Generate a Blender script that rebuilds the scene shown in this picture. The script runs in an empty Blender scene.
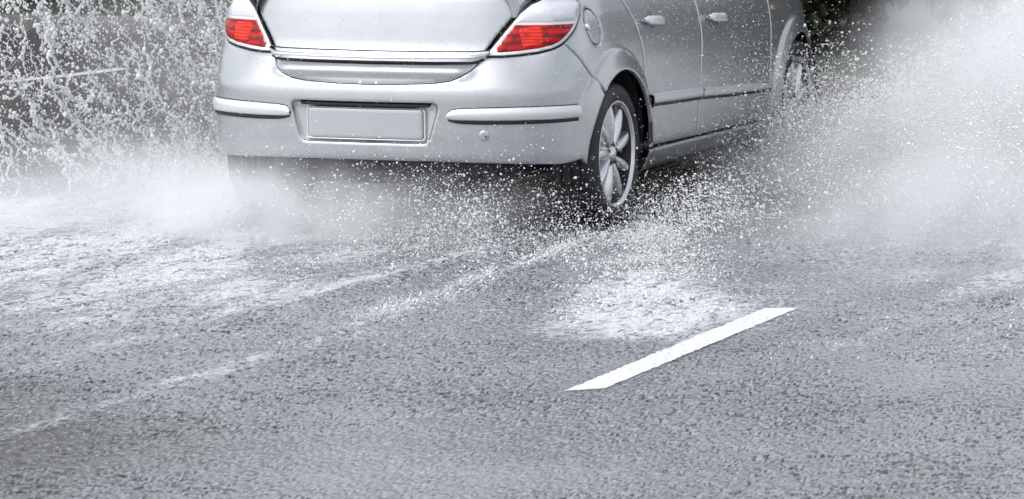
import bpy, bmesh, math
import numpy as np
from mathutils import Vector, Matrix
from mathutils.geometry import delaunay_2d_cdt

SC = bpy.context.scene
COL = SC.collection
rng = np.random.default_rng(7)

# ------------------------------------------------------------ camera, light
CAM_POS = (8.3506, -20.0074, 2.4657)
fw = Vector((-0.35603868, 0.92728835, -0.1156407)); rt = Vector((0.93381523, 0.35769001, -0.00685365))
up = rt.cross(fw)
cd = bpy.data.cameras.new('camera'); cam = bpy.data.objects.new('camera', cd); COL.objects.link(cam)
cam.matrix_world = Matrix(((rt.x, up.x, -fw.x, CAM_POS[0]), (rt.y, up.y, -fw.y, CAM_POS[1]), (rt.z, up.z, -fw.z, CAM_POS[2]), (0, 0, 0, 1)))
cd.sensor_width = 36; cd.lens = 5030.8 * 36 / 1024
cd.clip_start = .5; cd.clip_end = 3000
cd.dof.use_dof = True; cd.dof.focus_distance = 20.6; cd.dof.aperture_fstop = 9
SC.camera = cam

SUN_EL, SUN_AZ = math.radians(52), math.radians(215)
W = bpy.data.worlds.new('World'); SC.world = W; W.use_nodes = True
nt = W.node_tree; nt.nodes.clear()
sky = nt.nodes.new('ShaderNodeTexSky'); sky.sky_type = 'NISHITA'; sky.sun_disc = False
sky.sun_elevation = SUN_EL; sky.sun_rotation = SUN_AZ; sky.air_density = 1.2; sky.dust_density = 1.5
hs = nt.nodes.new('ShaderNodeHueSaturation'); hs.inputs['Saturation'].default_value = .28
bg = nt.nodes.new('ShaderNodeBackground'); bg.inputs['Strength'].default_value = .12
wo = nt.nodes.new('ShaderNodeOutputWorld')
# overcast: an even grey-white cover, brighter overhead than at the horizon
tc = nt.nodes.new('ShaderNodeTexCoord'); sp = nt.nodes.new('ShaderNodeSeparateXYZ')
mr = nt.nodes.new('ShaderNodeMapRange'); mr.inputs['From Min'].default_value = 0; mr.inputs['From Max'].default_value = .7
mr.inputs['To Min'].default_value = .95; mr.inputs['To Max'].default_value = 1.45
ml = nt.nodes.new('ShaderNodeVectorMath'); ml.operation = 'SCALE'
nt.links.new(tc.outputs['Generated'], sp.inputs[0]); nt.links.new(sp.outputs['Z'], mr.inputs['Value'])
nt.links.new(sky.outputs[0], hs.inputs['Color']); nt.links.new(hs.outputs[0], ml.inputs[0]); nt.links.new(mr.outputs[0], ml.inputs['Scale'])
nt.links.new(ml.outputs[0], bg.inputs['Color']); nt.links.new(bg.outputs[0], wo.inputs[0])
sd = bpy.data.lights.new('sun', 'SUN'); sd.energy = 1.3; sd.angle = math.radians(18); sd.color = (1, .985, .96)
so = bpy.data.objects.new('sun', sd); COL.objects.link(so)
# NISHITA rotation: sun at azimuth measured clockwise from +Y
sdir = Vector((math.sin(SUN_AZ) * math.cos(SUN_EL), math.cos(SUN_AZ) * math.cos(SUN_EL), math.sin(SUN_EL)))
so.rotation_euler = sdir.to_track_quat('Z', 'Y').to_euler(); so.location = sdir * 30
SC.view_settings.view_transform = 'Standard'; SC.view_settings.look = 'None'
SC.view_settings.exposure = 0.68; SC.view_settings.gamma = 1
SC.cycles.max_bounces = 7; SC.cycles.diffuse_bounces = 2; SC.cycles.glossy_bounces = 3
SC.cycles.transmission_bounces = 4; SC.cycles.volume_bounces = 5; SC.cycles.transparent_max_bounces = 8
SC.cycles.use_denoising = True
SC.cycles.volume_step_rate = 2.0

# ------------------------------------------------------------ helpers
def tag(o, label=None, cat=None, group=None, kind=None):
    if label: o['label'] = label
    if cat: o['category'] = cat
    if group: o['group'] = group
    if kind: o['kind'] = kind
    return o

def empty(name, loc=(0, 0, 0)):
    o = bpy.data.objects.new(name, None); o.location = loc; COL.objects.link(o); return o

def mesh(name, V, F, mat=None, parent=None, smooth=True, loc=None):
    me = bpy.data.meshes.new(name)
    me.from_pydata([tuple(map(float, v)) for v in V], [], [tuple(map(int, f)) for f in F])
    if smooth: me.polygons.foreach_set('use_smooth', [True] * len(me.polygons))
    me.update()
    o = bpy.data.objects.new(name, me)
    if mat: me.materials.append(mat)
    if loc is not None: o.location = loc
    COL.objects.link(o)
    if parent: o.parent = parent
    return o

def grid_mesh(name, P, mat=None, parent=None, flip=False, closed_u=False, smooth=True):
    """P: (nu, nv, 3)"""
    nu, nv = P.shape[:2]
    idx = np.arange(nu * nv).reshape(nu, nv)
    if closed_u: idx = np.vstack([idx, idx[:1]])
    a, b, c, d = idx[:-1, :-1].ravel(), idx[1:, :-1].ravel(), idx[1:, 1:].ravel(), idx[:-1, 1:].ravel()
    Q = np.stack([a, d, c, b] if flip else [a, b, c, d], 1)
    me = bpy.data.meshes.new(name)
    me.vertices.add(nu * nv); me.vertices.foreach_set('co', P.reshape(-1).astype(np.float32))
    n = len(Q); me.loops.add(n * 4); me.polygons.add(n)
    me.loops.foreach_set('vertex_index', Q.ravel().astype(np.int32))
    me.polygons.foreach_set('loop_start', np.arange(0, n * 4, 4, dtype=np.int32))
    me.polygons.foreach_set('loop_total', np.full(n, 4, np.int32))
    me.update(calc_edges=True)
    if smooth: me.polygons.foreach_set('use_smooth', [True] * n)
    if mat: me.materials.append(mat)
    o = bpy.data.objects.new(name, me); COL.objects.link(o)
    if parent: o.parent = parent
    return o

def newmat(name):
    m = bpy.data.materials.new(name); m.use_nodes = True
    n = m.node_tree.nodes; return m, m.node_tree, n['Principled BSDF'], n['Material Output']

def N(t, typ, **kw):
    n = t.nodes.new(typ)
    for k, v in kw.items():
        if k in n.inputs: n.inputs[k].default_value = v
        else: setattr(n, k, v)
    return n

def simple(name, col, rough=.5, metal=0, coat=0, bump=0, bscale=200, var=0, coat_rough=.06, spec=None):
    m, t, b, o = newmat(name)
    b.inputs['Base Color'].default_value = (*col, 1); b.inputs['Roughness'].default_value = rough
    b.inputs['Metallic'].default_value = metal; b.inputs['Coat Weight'].default_value = coat
    b.inputs['Coat Roughness'].default_value = coat_rough
    if spec is not None: b.inputs['Specular IOR Level'].default_value = spec
    co = N(t, 'ShaderNodeTexCoord')
    nz = N(t, 'ShaderNodeTexNoise', Scale=bscale, Detail=3.0)
    t.links.new(co.outputs['Object'], nz.inputs['Vector'])
    if bump:
        bp = N(t, 'ShaderNodeBump', Strength=bump, Distance=.002)
        t.links.new(nz.outputs[0], bp.inputs['Height']); t.links.new(bp.outputs[0], b.inputs['Normal'])
    if var:
        n2 = N(t, 'ShaderNodeTexNoise', Scale=3.0, Detail=6.0); t.links.new(co.outputs['Object'], n2.inputs['Vector'])
        r = N(t, 'ShaderNodeMapRange'); r.inputs['From Min'].default_value = .3; r.inputs['From Max'].default_value = .7
        r.inputs['To Min'].default_value = max(.02, rough - var); r.inputs['To Max'].default_value = rough + var
        t.links.new(n2.outputs[0], r.inputs['Value']); t.links.new(r.outputs[0], b.inputs['Roughness'])
    return m

def paint_mat():
    m, t, b, o = newmat('silver_paint')
    co = N(t, 'ShaderNodeTexCoord')
    # fine metal flake, a thin uneven water film and road grime low on the body
    fl = N(t, 'ShaderNodeTexNoise', Scale=900.0, Detail=1.0); t.links.new(co.outputs['Object'], fl.inputs['Vector'])
    wet = N(t, 'ShaderNodeTexNoise', Scale=60.0, Detail=4.0); t.links.new(co.outputs['Object'], wet.inputs['Vector'])
    b1 = N(t, 'ShaderNodeBump', Strength=.10, Distance=.001); t.links.new(fl.outputs[0], b1.inputs['Height'])
    b2 = N(t, 'ShaderNodeBump', Strength=.10, Distance=.002); t.links.new(wet.outputs[0], b2.inputs['Height'])
    t.links.new(b1.outputs[0], b.inputs['Normal']); t.links.new(b2.outputs[0], b.inputs['Coat Normal'])
    dz = N(t, 'ShaderNodeTexNoise', Scale=7.0, Detail=8.0, Roughness=.65); t.links.new(co.outputs['Object'], dz.inputs['Vector'])
    r = N(t, 'ShaderNodeValToRGB'); r.color_ramp.elements[0].position = .35; r.color_ramp.elements[1].position = .7
    r.color_ramp.elements[0].color = (.43, .44, .46, 1); r.color_ramp.elements[1].color = (.47, .48, .50, 1)
    t.links.new(dz.outputs[0], r.inputs[0]); t.links.new(r.outputs[0], b.inputs['Base Color'])
    b.inputs['Metallic'].default_value = .78; b.inputs['Roughness'].default_value = .33
    b.inputs['Coat Weight'].default_value = 1; b.inputs['Coat Roughness'].default_value = .1
    return m

M = {}
M['paint'] = paint_mat()
M['trim_paint'] = simple('moulding_paint', (.66, .67, .69), .38, .45, .6, .05, 500)
M['black'] = simple('black_plastic', (.012, .012, .014), .5, 0, 0, .15, 600)
M['rubber'] = simple('rubber', (.016, .016, .018), .55, 0, 0, .3, 400, .15)
M['seal'] = simple('seal_rubber', (.006, .006, .007), .45)
M['chrome'] = simple('chrome', (.82, .83, .85), .10, 1, 0, .06, 90)
M['alloy'] = simple('alloy', (.70, .70, .72), .28, .9, .5, .03, 300, .08)
M['steel'] = simple('brake_steel', (.08, .08, .085), .45, .9, 0, .2, 300)
M['under'] = simple('underbody', (.02, .02, .022), .7, 0, 0, .4, 60)
M['glass'] = simple('tinted_glass', (.02, .025, .028), .05, 0, 1)
M['plate'] = simple('plate_grey', (.38, .39, .41), .35, 0, .4, .1, 300)
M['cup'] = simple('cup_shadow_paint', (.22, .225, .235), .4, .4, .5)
M['barrel'] = simple('rim_barrel', (.05, .05, .053), .5, .6, 0, .2, 200)
M['amber'] = simple('amber_lens', (.55, .30, .12), .2, 0, 1)

def lens_mat(name, c0, c1, scale):
    m, t, b, o = newmat(name)
    co = N(t, 'ShaderNodeTexCoord')
    wv = N(t, 'ShaderNodeTexWave', Scale=scale, Distortion=2.5); wv.bands_direction = 'Z'
    t.links.new(co.outputs['Object'], wv.inputs['Vector'])
    vr = N(t, 'ShaderNodeTexVoronoi', Scale=26.0); t.links.new(co.outputs['Object'], vr.inputs['Vector'])
    mx = N(t, 'ShaderNodeMath', operation='MULTIPLY'); t.links.new(wv.outputs['Fac'], mx.inputs[0]); t.links.new(vr.outputs['Distance'], mx.inputs[1])
    r = N(t, 'ShaderNodeValToRGB'); r.color_ramp.elements[0].color = (*c0, 1); r.color_ramp.elements[1].color = (*c1, 1)
    r.color_ramp.elements[0].position = .05; r.color_ramp.elements[1].position = .45
    t.links.new(mx.outputs[0], r.inputs[0]); t.links.new(r.outputs[0], b.inputs['Base Color'])
    bp = N(t, 'ShaderNodeBump', Strength=.25, Distance=.002); t.links.new(mx.outputs[0], bp.inputs['Height']); t.links.new(bp.outputs[0], b.inputs['Normal'])
    b.inputs['Roughness'].default_value = .25; b.inputs['Specular IOR Level'].default_value = .25; b.inputs['Coat Weight'].default_value = .35; b.inputs['Coat Roughness'].default_value = .04
    return m
M['red'] = lens_mat('red_lens', (.14, .0, .001), (.46, .001, .003), 9)
M['orange'] = lens_mat('red_orange_reflector', (.42, .001, .002), (.75, .030, .006), 22)
M['clear'] = lens_mat('clear_lens', (.56, .57, .62), (.66, .67, .71), 3)

# ------------------------------------------------------------ numpy noise
class VN:
    def __init__(s, seed, n=64):
        r = np.random.default_rng(seed); s.n = n; s.g = r.random((n, n, n)).astype(np.float32)
    def __call__(s, x, y, z=0.0):
        x, y, z = np.broadcast_arrays(np.asarray(x, float), y, z)
        xi, yi, zi = np.floor(x).astype(int), np.floor(y).astype(int), np.floor(z).astype(int)
        fx, fy, fz = x - xi, y - yi, z - zi
        fx, fy, fz = [f * f * (3 - 2 * f) for f in (fx, fy, fz)]
        n = s.n; r = 0
        for a in (0, 1):
            for b in (0, 1):
                for c in (0, 1):
                    w = (fx if a else 1 - fx) * (fy if b else 1 - fy) * (fz if c else 1 - fz)
                    r = r + w * s.g[(xi + a) % n, (yi + b) % n, (zi + c) % n]
        return r
    def fbm(s, x, y, z=0.0, o=4, g=.5):
        r = 0; a = 1; t = 0
        for i in range(o):
            r = r + a * s(x * 2 ** i + 17 * i, y * 2 ** i + 9 * i, np.asarray(z) * 2 ** i); t += a; a *= g
        return r / t
vn, vn2 = VN(3), VN(5)
def ss(a, b, x):
    t = np.clip((np.asarray(x, float) - a) / (b - a), 0, 1); return t * t * (3 - 2 * t)

# ------------------------------------------------------------ car body surface
def cr(pts, n=40):
    P = np.array(pts, float); P = np.vstack([2 * P[0] - P[1], P, 2 * P[-1] - P[-2]]); out = []
    for i in range(1, len(P) - 2):
        p0, p1, p2, p3 = P[i - 1:i + 3]
        t0 = 0; t1 = np.linalg.norm(p1 - p0) ** .5; t2 = t1 + np.linalg.norm(p2 - p1) ** .5; t3 = t2 + np.linalg.norm(p3 - p2) ** .5
        for t in np.linspace(t1, t2, n, endpoint=False):
            A1 = (t1 - t) / (t1 - t0) * p0 + (t - t0) / (t1 - t0) * p1; A2 = (t2 - t) / (t2 - t1) * p1 + (t - t1) / (t2 - t1) * p2
            A3 = (t3 - t) / (t3 - t2) * p2 + (t - t2) / (t3 - t2) * p3
            B1 = (t2 - t) / (t2 - t0) * A1 + (t - t0) / (t2 - t0) * A2; B2 = (t3 - t) / (t3 - t1) * A2 + (t - t1) / (t3 - t1) * A3
            out.append((t2 - t) / (t2 - t1) * B1 + (t - t1) / (t2 - t1) * B2)
    out.append(P[-2]); return np.array(out)
PLAN = [(0, 0), (.3, .014), (.55, .055), (.70, .12), (.81, .225), (.865, .38), (.884, .6), (.888, .9), (.89, 1.6), (.89, 2.4), (.880, 3.0), (.862, 3.4), (.815, 3.7), (.70, 3.95), (.48, 4.1), (.2, 4.17), (0, 4.18)]
_c = cr(PLAN); _d = np.r_[0, np.cumsum(np.linalg.norm(np.diff(_c, axis=0), axis=1))]
S = np.linspace(0, _d[-1], 800); BX = np.interp(S, _d, _c[:, 0]); BY = np.interp(S, _d, _c[:, 1])
NX = np.gradient(BY, S); NY = -np.gradient(BX, S)
for a in (NX, NY): a[:] = np.convolve(np.pad(a, 4, 'edge'), np.ones(9) / 9, 'valid')
NX[0] = 0; NY[0] = -1; NX[-1] = 0; NY[-1] = 1; _L = np.hypot(NX, NY); NX /= _L; NY /= _L
ZR = [.20, .26, .30, .36, .45, .60, .635, .655, .68, .72, .76, .80, .84, .90, .97, 1.02, 1.08, 1.2]
OR = [-.16, -.09, -.03, -.006, 0, .002, 0, -.006, -.022, -.046, -.074, -.104, -.117, -.128, -.142, -.155, -.178, -.24]
ZS = [.20, .26, .34, .45, .60, .72, .80, .88, .94, 1.0, 1.06, 1.2]
OS = [-.05, -.02, -.004, 0, .0, -.004, -.014, -.032, -.052, -.08, -.115, -.19]
_fz = np.linspace(.2, 1.2, 340)
def _sm(Z, O):
    v = np.interp(_fz, Z, O); kk = np.hanning(13); kk /= kk.sum()
    return np.convolve(np.pad(v, 6, 'edge'), kk, 'valid')
FR, FS = _sm(ZR, OR), _sm(ZS, OS)
WH = ((.735, .317, .465), (3.38, .317, .435))
def surf(s, z, off=0., w0=.66):
    s = np.asarray(s, float); z = np.asarray(z, float); sg = np.where(s < 0, -1.0, 1.0); s = np.abs(s)
    bx = np.interp(s, S, BX); by = np.interp(s, S, BY); nx = np.interp(s, S, NX); ny = np.interp(s, S, NY)
    w = ss(w0, 1.06, s); f = ss(4.2, 4.9, s)
    o = (1 - w) * np.interp(z, _fz, FR) + w * np.interp(z, _fz, FS)
    o = o - f * .25 * np.clip(z - .6, 0, 1)
    for (cy, cz, R) in WH:
        r = np.hypot(by - cy, z - cz)
        o = o + ss(.9, 1.1, s) * (1 - ss(4.75, 4.95, s)) * (.012 * (1 - ss(R - .012, R + .010, r)) + .026 * np.clip((R - r) / .1, 0, 1))
    # shallow inset of the tailgate's lower panel
    o = o + .034 * (1 - ss(.40, .50, s)) * ss(.672, .735, z) * (1 - ss(.734, .752, z))
    return np.stack([sg * (bx + nx * (o + off)), by + ny * (o + off), z], -1)

def s_of_y(y): return float(np.interp(y, BY, S))
def dens(poly, step=.012, closed=True):
    P = [np.array(p, float) for p in poly]; out = []
    n = len(P)
    for i in range(n if closed else n - 1):
        a, b = P[i], P[(i + 1) % n]; k = max(1, int(np.ceil(np.linalg.norm(b - a) / step)))
        for j in range(k): out.append(a + (b - a) * j / k)
    if not closed: out.append(P[-1])
    return np.array(out)
def rounded(poly, r, n=5):
    P = [np.array(p, float) for p in poly]; out = []
    for i in range(len(P)):
        p, a, b = P[i], P[i - 1], P[(i + 1) % len(P)]
        la, lb = np.linalg.norm(a - p), np.linalg.norm(b - p); k = min(r, la * .45, lb * .45)
        q0 = p + (a - p) / la * k; q1 = p + (b - p) / lb * k
        for t in np.linspace(0, 1, n): out.append((1 - t) ** 2 * q0 + 2 * t * (1 - t) * p + t * t * q1)
    return out
def area(P): x, y = P[:, 0], P[:, 1]; return .5 * np.sum(x * np.roll(y, -1) - y * np.roll(x, -1))
def inset(P, d):
    t = np.roll(P, -1, 0) - np.roll(P, 1, 0); t /= np.linalg.norm(t, axis=1)[:, None] + 1e-12
    n = np.stack([-t[:, 1], t[:, 0]], 1); return P + n * d
def inpoly(P, X):
    x, y = X[:, 0], X[:, 1]; c = np.zeros(len(X), bool)
    a = P; b = np.roll(P, -1, 0)
    for (x0, y0), (x1, y1) in zip(a, b):
        if y0 == y1: continue
        m = ((y0 > y) != (y1 > y)) & (x < (x1 - x0) * (y - y0) / (y1 - y0) + x0); c ^= m
    return c

def panel(name, poly, mat, parent, off=0., gap=.0018, holes=(), grid=.014, bev=.003, depth=.018, bulge=0., fn=surf, smooth_ring=True):
    P = dens(poly, grid * .8)
    if area(P) < 0: P = P[::-1]
    loops = [inset(P, gap)]
    for h in holes:
        Hh = dens(h, grid * .7)
        if area(Hh) > 0: Hh = Hh[::-1]
        loops.append(inset(Hh, gap))
    inner = [inset(l, bev) for l in loops]
    pts = []; edges = []
    for l in inner:
        k = len(pts); pts += list(l); edges += [(k + i, k + (i + 1) % len(l)) for i in range(len(l))]
    nb = len(pts)
    lo, hi = P.min(0), P.max(0)
    gx, gy = np.meshgrid(np.arange(lo[0], hi[0], grid), np.arange(lo[1], hi[1], grid * .866), indexing='ij')
    gx = gx + (np.arange(gx.shape[1]) % 2) * grid * .5
    G = np.stack([gx.ravel(), gy.ravel()], 1)
    arcs = []
    if fn is surf and hi[0] > 1.0 or lo[0] < -1.0:
        for (cy, cz, R) in WH:
            Gy = np.interp(np.abs(G[:, 0]), S, BY); rr = np.hypot(Gy - cy, G[:, 1] - cz)
            G = G[~((np.abs(G[:, 0]) > .9) & (np.abs(G[:, 0]) < 4.9) & (np.abs(rr - R) < .024))]
            for dr in (-.022, -.012, -.005, .005, .014, .024):
                for th in np.arange(-.5, math.pi + .5, .014 / R):
                    y, z = cy + (R + dr) * math.cos(th), cz + (R + dr) * math.sin(th)
                    if z > .25:
                        for sg in (-1, 1): arcs.append((sg * s_of_y(y), z))
    if arcs: G = np.vstack([G, np.array([a for a in arcs if lo[0] < a[0] < hi[0]] or np.zeros((0, 2))).reshape(-1, 2)])
    I1 = inset(inner[0], .006)
    ok = inpoly(I1, G)
    for l in inner[1:]: ok &= ~inpoly(inset(l, .006), G)
    pts += list(G[ok])
    v2, e2, f2, *_ = delaunay_2d_cdt([Vector(p) for p in pts], edges, [], 0, 1e-6)
    v2 = np.array([tuple(v) for v in v2]); F = np.array([tuple(f) for f in f2])
    cen = v2[F].mean(1); ok = inpoly(inner[0], cen)
    for l in inner[1:]: ok &= ~inpoly(l, cen)
    F = F[ok]
    # orientation
    A = v2[F]; cr_ = (A[:, 1, 0] - A[:, 0, 0]) * (A[:, 2, 1] - A[:, 0, 1]) - (A[:, 1, 1] - A[:, 0, 1]) * (A[:, 2, 0] - A[:, 0, 0])
    F[cr_ < 0] = F[cr_ < 0][:, ::-1]
    o_in = off
    if bulge:
        from_c = np.min(np.stack([np.hypot(*(v2 - p).T) for p in inner[0][::2]], 0), 0)
        o_in = off + bulge * ss(0, .03, from_c)
    V = list(fn(v2[:, 0], v2[:, 1], o_in)); FF = [tuple(f) for f in F]
    if len(v2) >= nb and np.allclose(v2[:nb], np.array(pts[:nb]), atol=1e-5):
        k = 0
        for l_in, l_out in zip(inner, loops):
            n = len(l_in); b0 = len(V)
            V += list(fn(l_out[:, 0], l_out[:, 1], off - bev)); b1 = len(V)
            V += list(fn(l_out[:, 0], l_out[:, 1], off - depth))
            for i in range(n):
                j = (i + 1) % n
                FF.append((k + j, k + i, b0 + i, b0 + j)); FF.append((b0 + j, b0 + i, b1 + i, b1 + j))
            k += n
    else: print('CDT reorder', name)
    o = mesh(name, V, FF, mat, parent)
    return o

def mir(poly): return [(-p[0], p[1]) for p in poly][::-1]

def arc_pts(cy, cz, R, a0, a1, n=24):
    """points (s,z) on a wheel arch circle; angle measured from +y (forward)"""
    return [(s_of_y(cy + R * math.cos(t)), cz + R * math.sin(t)) for t in np.linspace(a0, a1, n)]

# ------------------------------------------------------------ the car
car = empty('silver_car', (0, 0, 0))
tag(car, 'silver five door hatchback driving through deep water, seen from behind', 'car')

ARC_R = lambda a0, a1: arc_pts(.745, .317, .372, a0, a1)
ARC_F = lambda a0, a1: arc_pts(3.38, .317, .355, a0, a1)
PI = math.pi
t_bq = math.atan2(.655 - .317, float(np.interp(1.14, S, BY)) - .745)
# lamp outline (right)
LAMP = [(.515, .783), (.54, .812), (.575, .85), (.62, .895), (.668, .935), (.72, .975), (.79, 1.012), (.88, 1.035), (1.0, 1.04), (1.13, 1.02), (1.155, .995), (1.12, .958), (1.067, .925), (1.01, .882), (.96, .848), (.925, .828), (.88, .812), (.80, .797), (.70, .787), (.60, .782)]
LAMP = LAMP[::-1]
lamp_bot = [(.515, .783), (.60, .782), (.70, .787), (.80, .797), (.88, .812), (.925, .828), (.96, .848)]
BQ = [(.967, .812), (1.01, .772), (1.056, .727), (1.10, .69), (1.14, .655)]
tail_low = [(0, .664), (.15, .666), (.30, .674), (.375, .684), (.426, .703), (.465, .728), (.49, .755), (.505, .778)]
arc_b = ARC_R(t_bq, PI + .02)       # from seam back down to the bumper
bump_r = tail_low + lamp_bot[:-1] + [(.945, .838)] + BQ + arc_b[1:] + [(1.0, .335), (.95, .322), (.875, .318), (.6, .328), (.3, .334), (0, .336)]
bumper_poly = bump_r[:-1] + [(-x, z) for x, z in bump_r[::-1]][1:-1]
PX = -.02
REC = rounded([(PX - .350, .588), (PX - .300, .412), (PX + .300, .412), (PX + .350, .588)], .035)
panel('rear_bumper', bumper_poly, M['paint'], car, holes=[REC], grid=.0125)

# number plate recess
bm_ = [(x, z) for x, z in REC]
P = np.array(bm_); c0 = P.mean(0)
rings = []
for sc_, of in ((1.012, -.002), (1.0, -.010), (.965, -.026), (.90, -.032)):
    q = c0 + (P - c0) * np.array([1 - (1 - sc_) * .45, sc_]); rings.append(surf(q[:, 0], q[:, 1], of))
rings.append(surf(np.full(len(P), c0[0]), np.full(len(P), c0[1]), -.032))
rec = grid_mesh('plate_recess', np.stack(rings, 0), M['paint'], car, flip=False)
panel('number_plate', rounded([(PX - .27, .556), (PX - .27, .430), (PX + .27, .430), (PX + .27, .556)], .014), M['plate'], rec, off=-.018, gap=0, depth=.012)
panel('plate_surround', rounded([(PX - .282, .562), (PX - .282, .422), (PX + .282, .422), (PX + .282, .562)], .018), M['trim_paint'], rec, off=-.022, gap=0, depth=.016,
      holes=[rounded([(PX - .273, .557), (PX - .273, .4285), (PX + .273, .4285), (PX + .273, .557)], .014)])
panel('plate_light_housing', rounded([(PX - .31, .583), (PX - .30, .569), (PX + .30, .569), (PX + .31, .583)], .006), M['black'], rec, off=-.012, gap=0, depth=.025)

def strip(name, ctr, mat, parent, prof, fn=surf):
    """sweep: ctr list (s, ztop, zbot); prof list (t across 0 bottom..1 top, offset)"""
    C = dens([(c[0], i) for i, c in enumerate(ctr)], .02, closed=False)
    s = C[:, 0]; ii = C[:, 1]
    zt = np.interp(ii, range(len(ctr)), [c[1] for c in ctr]); zb = np.interp(ii, range(len(ctr)), [c[2] for c in ctr])
    return grid_mesh(name, np.stack([fn(s, zb + (zt - zb) * t, o) for t, o in prof], 1), mat, parent, flip=False)
def resample(ctr, n=40):
    c = np.array(ctr, float); d = np.r_[0, np.cumsum(np.hypot(*(np.diff(c[:, :2], axis=0)).T))]
    u = np.linspace(0, d[-1], n); return [tuple(np.interp(u, d, c[:, k])[i] for k in range(c.shape[1])) for i in range(n)]
def strip2(name, ctr, mat, parent, prof, n=60):
    R = resample(ctr, n); s = np.array([r[0] for r in R]); zt = np.array([r[1] for r in R]); zb = np.array([r[2] for r in R])
    return grid_mesh(name, np.stack([surf(s, zb + (zt - zb) * t, o) for t, o in prof], 1), mat, parent, flip=False)
half = [(0, -.004), (0, .010), (.12, .014), (.5, .018), (.85, .014), (1, .006), (1.0, -.004)]
# bumper mouldings: silver rail over a dark lower strip
for sg in (1, -1):
    top = [(.366, .540, .527), (.372, .552, .522), (.39, .561, .519), (.43, .566, .518), (.53, .570, .517), (.684, .573, .518), (.85, .573, .518), (.985, .571, .518)]
    low = [(.372, .523, .514), (.40, .520, .506), (.43, .519, .502), (.53, .518, .500), (.684, .519, .501), (.85, .519, .502), (.975, .519, .503)]
    if sg < 0: top = [(-a, b, c) for a, b, c in top][::-1]; low = [(-a, b, c) for a, b, c in low][::-1]
    mo = strip2('bumper_moulding', top, M['trim_paint'], car, half)
    strip2('dark_strip', low, M['black'], mo, [(0, -.003), (0, .006), (1, .006), (1, -.003)])
    seam = [(a - sg * .002, b + .004, b + .0005) for a, b, c in top]
    strip2('seam', [(a, b + .0045, b + .0008) for a, b, c in top], M['seal'], mo, [(0, .001), (.5, .003), (1, .001)])
# tow eye cover
def disc_sz(name, s0, z0, r, off, mat, parent, n=28, rim=.003, rs=1.0, fn=surf):
    a = np.linspace(0, 2 * PI, n, endpoint=False); rr = []
    for k, o in ((1.0, -.004), (1.0, off - rim), (.93, off), (.5, off), (0.001, off)):
        rr.append(fn(s0 + np.cos(a) * r * k * rs, z0 + np.sin(a) * r * k, o))
    A = np.stack(rr, 1); A = np.concatenate([A, A[:1]], 0)
    return grid_mesh(name, A, mat, parent, flip=True)
tc_ = disc_sz('tow_eye_cover', .528, .452, .024, .0006, M['paint'], car)
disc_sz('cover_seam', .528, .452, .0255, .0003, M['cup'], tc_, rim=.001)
disc_sz('cover_notch', .536, .448, .004, .004, M['black'], tc_)

# tailgate, chrome bar, lower panel
tg_r = tail_low + [(.513, .80), (.535, .822), (.568, .86), (.612, .905), (.66, .945), (.71, .983), (.765, 1.02), (.80, 1.06), (.80, 1.16), (0, 1.16)]
tg = tg_r + [(-x, z) for x, z in tg_r[1:-1][::-1]]
tgo = panel('tailgate', tg, M['paint'], car, grid=.0125, fn=lambda a, b, o: surf(a, b, o, .80))
cb = [(-.545, .812, .798), (-.52, .808, .776), (-.48, .805, .762), (-.3, .803, .756), (0, .802, .753), (.3, .803, .756), (.48, .805, .762), (.52, .808, .776), (.545, .812, .798)]
_R = resample(cb, 80); _s = np.array([r[0] for r in _R]); _zt = np.array([r[1] for r in _R]); _zb = np.array([r[2] for r in _R])
def _bar(t, o):
    e = ss(.56, .46, np.abs(_s)); p = surf(_s, np.full(len(_s), .803), .004 + (o - .004) * (.25 + .75 * e)); p[:, 2] = _zb + (_zt - _zb) * t; return p
chrome = grid_mesh('chrome_bar', np.stack([_bar(t, o) for t, o in [(0, -.01), (0, .034), (.08, .042), (.40, .061), (.54, .065), (.62, .064), (.80, .046), (.95, .016), (1, .003), (1, -.01)]], 1), M['chrome'], tgo)
strip2('bar_seam', [(a, b + .004, b + .0005) for a, b, c in cb], M['seal'], tgo, [(0, .001), (.5, .002), (1, .001)], 80)
strip2('bar_undercut', [(a, c + .001, c - .008) for a, b, c in cb[1:-1]], M['seal'], tgo, [(0, .0005), (.5, .003), (1, .003)], 80)

# rear lamps
for sg in (1, -1):
    f = (lambda p: p) if sg > 0 else mir
    lamp = panel('rear_lamp', f(LAMP), M['seal'], car, off=.001, gap=.0015, depth=.03)
    c = np.array(LAMP).mean(0)
    Lp = inset(np.array(LAMP), .008)
    panel('lamp_rim', f([tuple(p) for p in Lp]), M['trim_paint'], lamp, off=.003, gap=0, bev=.002, depth=.01)
    Li = inset(np.array(dens(LAMP, .02)), .020)
    zc = lambda s: .926
    redp = [tuple(p) for p in Li if p[1] < .926 and p[0] > .572]; clr = [tuple(p) for p in Li if p[1] > .926]
    panel('red_lens', f(redp), M['red'], lamp, off=.004, gap=0, bulge=.006, bev=.002, depth=.01, grid=.01)
    panel('clear_lens', f(clr), M['clear'], lamp, off=.004, gap=0, bulge=.006, bev=.002, depth=.01, grid=.01)
    bulb = rounded([(.70, .905), (.72, .82), (.83, .835), (.83, .910)], .02)
    panel('orange_reflector', f(bulb), M['orange'], lamp, off=.0107, gap=0, bev=.001, depth=.003, grid=.01)

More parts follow.
